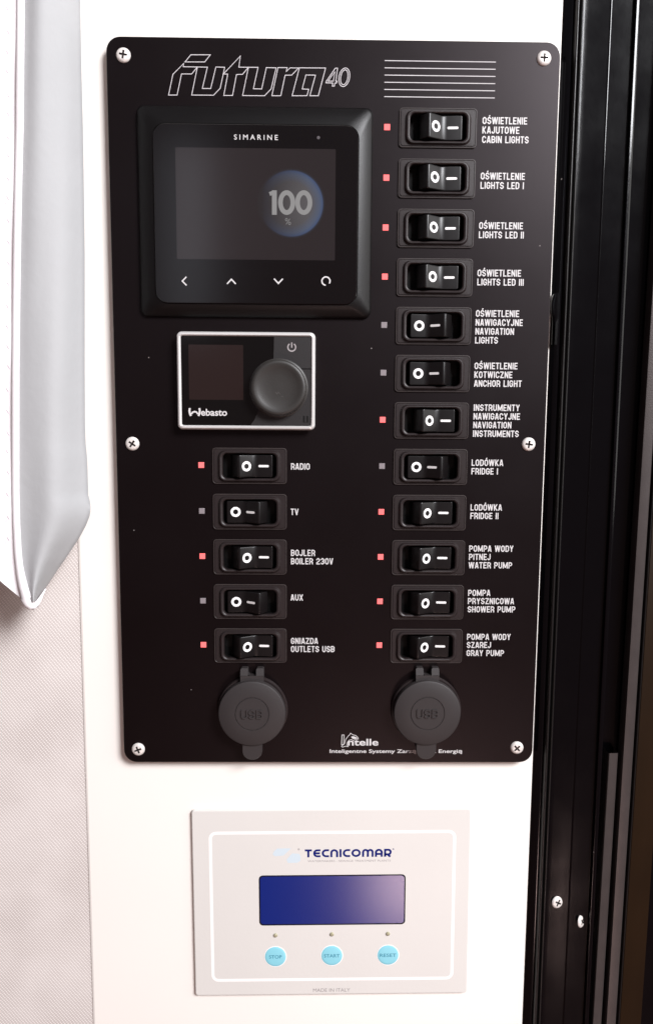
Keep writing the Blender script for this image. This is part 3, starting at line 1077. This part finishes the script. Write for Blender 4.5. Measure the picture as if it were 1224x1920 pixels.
ellipse_ring(537.5, 380, 2.95, 4.55, 2.2)
ellipse_ring(569.5, 380, 2.95, 4.55, 2.2)
x, z = dd(514.5, 380)
mb.stroke([(x, z - 5.6), (x, z + 5.6)], 2.3, 0.16)
mb.stroke([(x - 2.3, z + 3.9), (x, z + 4.7)], 1.8, 0.16)
mb.build('charge_digits', M['digit'], scr)
mb = MB()
x, z = dd(540, 415.5)
for ox, oz in ((-0.75, 0.85), (0.75, -0.85)):
    mb.stroke([(x + ox + 0.5 * math.cos(k * 0.6283), z + oz + 0.6 * math.sin(k * 0.6283)) for k in range(10)], 0.3, 0.16, True)
mb.stroke([(x + 0.9, z + 1.3), (x - 0.9, z - 1.3)], 0.3, 0.16)
mb.build('percent_sign', M['digit_small'], scr)
mb = MB()
x, z = ml(480, 262, 6)
wd = ml(521, 262, 6)[0] - ml(439, 262, 6)[0]
font_text(mb, 'SIMARINE', x, z, wd, 2.35, 6.02, bold=0.006, centre=True, space=1.5)
t_ = mb.build('lettering', M['white_ink'], mon)
t_['label'] = 'thin spaced white lettering reading SIMARINE'
mb = MB()
x, z = ml(597, 258, 6)
mb.fill(circ(0.75, 16, x, z), [], 6.03)
mb.build('light_sensor', mat('sensor_dot', (0.09, 0.08, 0.085), 0.3), mon)
sym = [('back', 346, 527), ('up', 434, 528), ('down', 522, 527), ('round', 611, 527)]
for nm_, px, py in sym:
    x, z = ml(px, py, 6)
    mb = MB()
    if nm_ == 'back':
        mb.stroke([(1.0, 2.0), (-1.0, 0), (1.0, -2.0)], 0.62, 0)
    elif nm_ == 'up':
        mb.stroke([(-2.1, -1.1), (0, 1.1), (2.1, -1.1)], 0.62, 0)
    elif nm_ == 'down':
        mb.stroke([(-2.1, 1.1), (0, -1.1), (2.1, 1.1)], 0.62, 0)
    else:
        mb.stroke(arc(0, 0, 1.95, -35, 265, 26), 0.62, 0)
    o = mb.build('touch_symbol', M['white_ink'], mon, V(x, z, 6.03))
    o['label'] = {'back': 'white arrow pointing left', 'up': 'white arrow pointing up', 'down': 'white arrow pointing down', 'round': 'white open circle'}[nm_]

# ------------------------------------------------------------------ heater controller
hcx, hcz = at(461.5, 714, 1)
hc = thing('heater_controller', 'small silver rimmed heater control with round black knob and dark display', 'heater control', hcx, hcz, 0)


def hl(px, py, n):
    x, z = at(px, py, n)
    return (x - hcx, z - hcz)


HW = hl(591, 714, 5)[0] - hl(332, 714, 5)[0]
HH = hl(461, 622, 5)[1] - hl(461, 806, 5)[1]
hx = (hl(591, 714, 5)[0] + hl(332, 714, 5)[0]) / 2
hz = (hl(461, 622, 5)[1] + hl(461, 806, 5)[1]) / 2
mb = MB()
mb.loft([(rrect(HW - 1.6, HH - 1.6, 2.2, 6, hx, hz), 0), (rrect(HW - 0.2, HH - 0.2, 2.6, 6, hx, hz), 3.6), (rrect(HW, HH, 2.6, 6, hx, hz), 4.3), (rrect(HW - 0.5, HH - 0.5, 2.4, 6, hx, hz), 5.1), (rrect(HW - 1.6, HH - 1.6, 2.0, 6, hx, hz), 5.65),
         (rrect(HW - 3.0, HH - 3.0, 1.4, 6, hx, hz), 5.7), (rrect(HW - 4.0, HH - 4.0, 1.0, 6, hx, hz), 5.3), (rrect(HW - 4.3, HH - 4.3, 0.9, 6, hx, hz), 4.6)], 0, True, False)
mb.build('rim', M['chrome'], hc, sharp=40)
mb = MB()
mb.loft([(rrect(HW - 4.2, HH - 4.2, 0.9, 4, hx, hz), 4.0), (rrect(HW - 4.4, HH - 4.4, 0.8, 4, hx, hz), 4.8)], 0, False, True)
mb.build('front_glass', M['gloss'], hc, sharp=30)
mb = MB()
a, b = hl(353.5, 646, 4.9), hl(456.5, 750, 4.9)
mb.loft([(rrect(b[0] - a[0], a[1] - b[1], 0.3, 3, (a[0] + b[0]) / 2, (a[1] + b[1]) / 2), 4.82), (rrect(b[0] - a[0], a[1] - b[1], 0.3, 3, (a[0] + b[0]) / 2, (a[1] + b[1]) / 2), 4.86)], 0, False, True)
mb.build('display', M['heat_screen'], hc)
inn = HW / 2 - 2.3
rx1 = hx + HW / 2 - 2.35
zt1, zb1_ = hz + HH / 2 - 2.35, hz - HH / 2 + 2.35
mb = MB()
ux, uz = hl(512, 670, 5)
split = hl(575, 692, 5)[1]
up = [(ux, split + 0.15), (rx1, split + 0.15), (rx1, zt1), (hl(513.5, 640, 5)[0], zt1)]
mb.loft([(up, 4.8), (up, 5.15), ([(x + (0.12 if i in (0, 3) else -0.12), z + (0.12 if i in (0, 1) else -0.12)) for i, (x, z) in enumerate(up)], 5.25)], 0, False, True)
mb.build('power_key', M['keypad'], hc, sharp=20)
mb = MB()
lo = [(hl(470, 797, 5)[0], zb1_), (rx1, zb1_), (rx1, split - 0.15), (ux, split - 0.15), (hl(489, 764, 5)[0], hl(489, 764, 5)[1]), hl(482, 775, 5), hl(478, 786, 5)]
mb.loft([(lo, 4.8), (lo, 5.2)], 0, False, False)
mb.fill(lo, [], 5.2)
mb.build('lower_key', M['keypad'], hc, sharp=20)
mb = MB()
px_, pz_ = hl(547, 651, 5.3)
mb.stroke([(px_ + a, pz_ + b) for a, b in arc(0, 0, 1.9, 125, 415, 24)], 0.6, 5.27)
mb.stroke([(px_, pz_ - 0.2), (px_, pz_ + 2.3)], 0.55, 5.27)
mb.build('power_symbol', M['faint_ink'], hc)
mb = MB()
bx, bz = hl(575, 786, 5.3)
for q in (-1.4, 0.3):
    mb.stroke([(bx + q, bz - 1.5), (bx + q, bz + 1.6)], 0.9, 5.21)
mb.stroke([(bx - 1.8, bz - 1.6), (bx + 0.7, bz - 1.6)], 0.2, 5.21)
mb.build('bar_symbol', M['recess'], hc)
mb = MB()
kx_, kz_ = hl(522, 727, 10)
mb.loft([(circ(14.4, 72), 4.9), (circ(14.4, 72), 5.6), (circ(14.0, 72), 5.9), (circ(13.7, 72), 6.0), (circ(13.6, 72), 9.2), (circ(13.3, 72), 9.9), (circ(12.6, 72), 10.4), (circ(11.6, 72), 10.45), (circ(10.2, 72), 10.0),
         (circ(8.6, 72), 9.6), (circ(6.0, 72), 9.35), (circ(3.0, 72), 9.25)], 0, False, True)
mb.stroke([(-1.5, -2.0), (-0.8, -3.0), (0.0, -2.2), (0.7, -3.1)], 0.35, 9.33, mat=1)
mb.stroke([(1.4, -4.0), (2.2, -4.2)], 0.35, 9.33, mat=1)
mb.build('knob', [M['knob'], M['knob_mark']], hc, V(kx_, kz_, 0), sharp=40)
mb = MB()
x0, z0 = hl(377, 779, 4.9)
x1, _ = hl(426, 779, 4.9)
font_text(mb, 'ebasto', x0, z0, x1 - x0, 3.35, 4.87, bold=0.02)
wx, wz = hl(354.5, 772.5, 4.9)
# the maker's initial: two upright brackets joined by an arch
mb.stroke([(wx + 0.45, wz + 1.9), (wx + 0.25, wz + 0.7), (wx + 0.4, wz - 0.6), (wx + 0.95, wz - 1.9)], 0.95, 4.87)
mb.stroke([(wx + 5.15, wz + 1.9), (wx + 5.35, wz + 0.7), (wx + 5.2, wz - 0.6), (wx + 4.65, wz - 1.9)], 0.95, 4.87)
mb.stroke([(wx + 1.15, wz - 1.0), (wx + 1.9, wz - 0.05), (wx + 2.8, wz + 0.2), (wx + 3.7, wz - 0.05), (wx + 4.45, wz - 1.0)], 0.75, 4.87)
t_ = mb.build('lettering', M['white_ink'], hc)
t_['label'] = 'bold white lettering reading Webasto'

# ------------------------------------------------------------------ cream water maker panel, bottom
RO = R(-0.42)
tcx, tcz = at(621.5, 1694, WN + 2)
tp = thing('water_maker_panel', 'cream control panel with blue display and three round blue buttons', 'control panel', tcx, tcz, WN, RO)


def tl_(px, py, n=2.0):
    x, z = at(px, py, WN + n)
    dx, dz = x - tcx, z - tcz
    return (dx * math.cos(-RO) - dz * math.sin(-RO), dx * math.sin(-RO) + dz * math.cos(-RO)) if False else \
        (dx * math.cos(RO) - dz * math.sin(RO), dx * math.sin(RO) + dz * math.cos(RO))


TW = tl_(879.5, 1694)[0] - tl_(363.5, 1694)[0]
TH = tl_(621, 1522.5)[1] - tl_(621, 1869)[1]
mb = MB()
mb.loft([(rrect(TW, TH, 1.6, 5), 0.0), (rrect(TW, TH, 1.6, 5), 1.5), (rrect(TW - 0.5, TH - 0.5, 1.5, 5), 1.9), (rrect(TW - 1.3, TH - 1.3, 1.3, 5), 2.0)], 0, True, True)
mb.build('plate', M['cream'], tp, sharp=8)
mb = MB()
a, b = tl_(397, 1563), tl_(851, 1836)
a, b = tl_(624 - 227, 1700), tl_(624 + 225, 1700)
ca, cb = tl_(622, 1560.5), tl_(622, 1836)
bw, bh = b[0] - a[0], ca[1] - cb[1]
bcx, bcz = (a[0] + b[0]) / 2, (ca[1] + cb[1]) / 2
mb.stroke(rrect(bw, bh, 3.2, 6, bcx, bcz), 1.7, 2.02, True)
mb.build('border_line', M['white_print'], tp)
mb = MB()
a, b = tl_(487, 1688), tl_(758.5, 1688)
ca, cb = tl_(622, 1641.5), tl_(622, 1733)
lw, lh, lcx, lcz = b[0] - a[0], ca[1] - cb[1], (a[0] + b[0]) / 2, (ca[1] + cb[1]) / 2
mb.loft([(rrect(lw + 0.7, lh + 0.7, 2.2, 6, lcx, lcz), 1.99), (rrect(lw + 0.7, lh + 0.7, 2.2, 6, lcx, lcz), 2.06), (rrect(lw - 0.5, lh - 0.5, 1.8, 6, lcx, lcz), 2.06), (rrect(lw - 0.7, lh - 0.7, 1.7, 6, lcx, lcz), 2.03)], 1)
mb.fill(rrect(lw - 0.7, lh - 0.7, 1.7, 6, lcx, lcz), [], 2.03, 0)
mb.build('display', [M['lcd'], M['recess']], tp, sharp=4)
# buttons and lamps
mb = MB()
mb.loft([(circ(6.15, 48), 0.0), (circ(6.15, 48), 0.05)], 1, False, False)
mb.fill(circ(6.15, 48), [circ(5.75, 48)], 0.05, 1)
mb.loft([(circ(5.75, 48), 0.05), (circ(5.5, 48), 0.16), (circ(4.6, 48), 0.24)], 0, False, True)
btn = mb.build('button', [M['cyan'], M['white_print']], tp, sharp=60)
mb = MB()
mb.loft([(circ(1.15, 20), 0.0), (circ(1.15, 20), 0.3), (circ(0.8, 20), 0.6), (circ(0.4, 20), 0.7)], 0, False, True)
lmp = mb.build('indicator_light', M['lamp'], tp, sharp=50)
btns = [btn, dup(btn, tp, (0, 0, 0)), dup(btn, tp, (0, 0, 0))]
for k, (wd_, bx, by, ly) in enumerate((('STOP', 516.5, 1793.5, 1753.5), ('START', 622, 1791.5, 1751.5), ('RESET', 727, 1790.5, 1750.5))):
    x, z = tl_(bx, by)
    bb = btns[k]
    bb.location = V(x, z, 2.02)
    bb['label'] = 'round blue button reading %s' % wd_
    mb = MB()
    font_text(mb, wd_, 0, -0.95, {'STOP': 7.0, 'START': 8.6, 'RESET': 9.0}[wd_], 2.0, 0.27, bold=0.01, centre=True)
    mb.build('lettering', M['teal_ink'], bb)
    x, z = tl_(bx, ly)
    q = lmp if k == 0 else dup(lmp, tp, (0, 0, 0))
    q.location = V(x, z, 2.0)
# maker's name: round-shouldered capitals
mb = MB()
x0, z0 = tl_(571.5, 1607.5)
x1, _ = tl_(733.5, 1607.5)
CAP, SW = 4.55, 1.12
zz0, zz1 = SW / 2, CAP - SW / 2
rr_ = (zz1 - zz0) / 2
cells, cxp, GAP = [], 0.0, 0.75


def cstroke(pts, dx):
    cells.append([(dx + a, b) for a, b in pts])


for ch in 'TECNICOMAR':
    r2 = rr_
    if ch == 'T':
        w = 3.9
        cstroke([(0, zz1), (w, zz1)], cxp)
        cstroke([(w / 2, 0), (w / 2, zz1)], cxp)
    elif ch in 'EC':
        w = 4.0
        cstroke(list(reversed([(w, zz0), (r2 + SW / 2, zz0)] + arc(r2 + SW / 2, rr_ + zz0, r2, 270, 90, 14) + [(w, zz1)])), cxp)
        if ch == 'E':
            cstroke([(SW / 2, CAP / 2), (w - 0.3, CAP / 2)], cxp)
    elif ch in 'NA':
        w = 4.3
        cstroke([(SW / 2, 0), (SW / 2, zz1 - 1.5)] + arc(w / 2, zz1 - 1.5, w / 2 - SW / 2, 180, 0, 14, 1.5) + [(w - SW / 2, 0)], cxp)
        if ch == 'A':
            cstroke([(SW / 2, CAP * 0.36), (w - SW / 2, CAP * 0.36)], cxp)
    elif ch == 'I':
        w = SW
        cstroke([(SW / 2, 0), (SW / 2, CAP)], cxp)
    elif ch == 'O':
        w = 2 * rr_ + SW + 0.6
        cstroke(arc(w / 2, CAP / 2, w / 2 - SW / 2, 0, 360, 32, rr_), cxp)
    elif ch == 'M':
        w = 6.4
        for q in (0, 1):
            xo = q * (w - SW) / 2
            hw = (w - SW) / 4
            cstroke(([(SW / 2, 0)] if q == 0 else []) + [(xo + SW / 2, zz1 - 1.3)] + arc(xo + SW / 2 + hw, zz1 - 1.3, hw, 180, 0, 12, 1.3) + [(xo + SW / 2 + 2 * hw, 0)], cxp)
    else:
        w = 4.1
        cstroke([(SW / 2, 0), (SW / 2, zz1), (w - 1.9, zz1)] + arc(w - 1.75, zz1 - 1.3, 1.3, 90, -90, 10) + [(SW / 2, zz1 - 2.6)], cxp)
        cstroke([(w - 2.2, zz1 - 2.6), (w - 0.6, 0)], cxp)
    cxp += w + GAP
kx = (x1 - x0) / (cxp - GAP)
for ptsc in cells:
    mb.stroke([(x0 + a * kx, z0 + b) for a, b in ptsc], SW, 2.03)
x, z = tl_(737, 1592)
mb.stroke([(x + 0.32 * math.cos(k * 0.6283), z + 0.32 * math.sin(k * 0.6283)) for k in range(10)], 0.22, 2.03, True)
t_ = mb.build('lettering', M['navy'], tp)
t_['label'] = 'dark blue lettering reading TECNICOMAR'
mb = MB()
x0, z0 = tl_(577, 1616.5)
x1, _ = tl_(732, 1616.5)
font_text(mb, 'WATERMAKERS - SEWAGE TREATMENT PLANTS', x0, z0, x1 - x0, 1.15, 2.03)
mb.build('small_lettering', M['faint_ink'], tp)
mb = MB()
L1 = [(514, 1596), (520, 1591), (546, 1590.5), (536, 1600), (532, 1604), (516, 1605.5), (511, 1602)]
L2 = [(544, 1604), (548, 1600), (561, 1601), (564, 1606), (563, 1614), (558, 1617.5), (540, 1618), (537, 1612)]
for lp in (L1, L2):
    pts = [tl_(*p) for p in lp]
    mb.fill(pts[::-1], [], 2.03)
x, z = tl_(560, 1592.5)
mb.stroke([(x + 0.4 * math.cos(k * 0.6283), z + 0.4 * math.sin(k * 0.6283)) for k in range(10)], 0.3, 2.03, True, 1)
t_ = mb.build('emblem', [M['pale_blue'], M['faint_ink']], tp)
t_['label'] = 'pale blue two piece emblem'
mb = MB()
x, z = tl_(621.5, 1859.5)
wd_ = tl_(656, 1860)[0] - tl_(587, 1860)[0]
font_text(mb, 'MADE IN ITALY', x, z, wd_, 2.15, 2.03, centre=True)
t_ = mb.build('caption', M['grey_ink'], tp)
t_['label'] = 'grey lettering reading MADE IN ITALY'

bpy.context.view_layer.update()
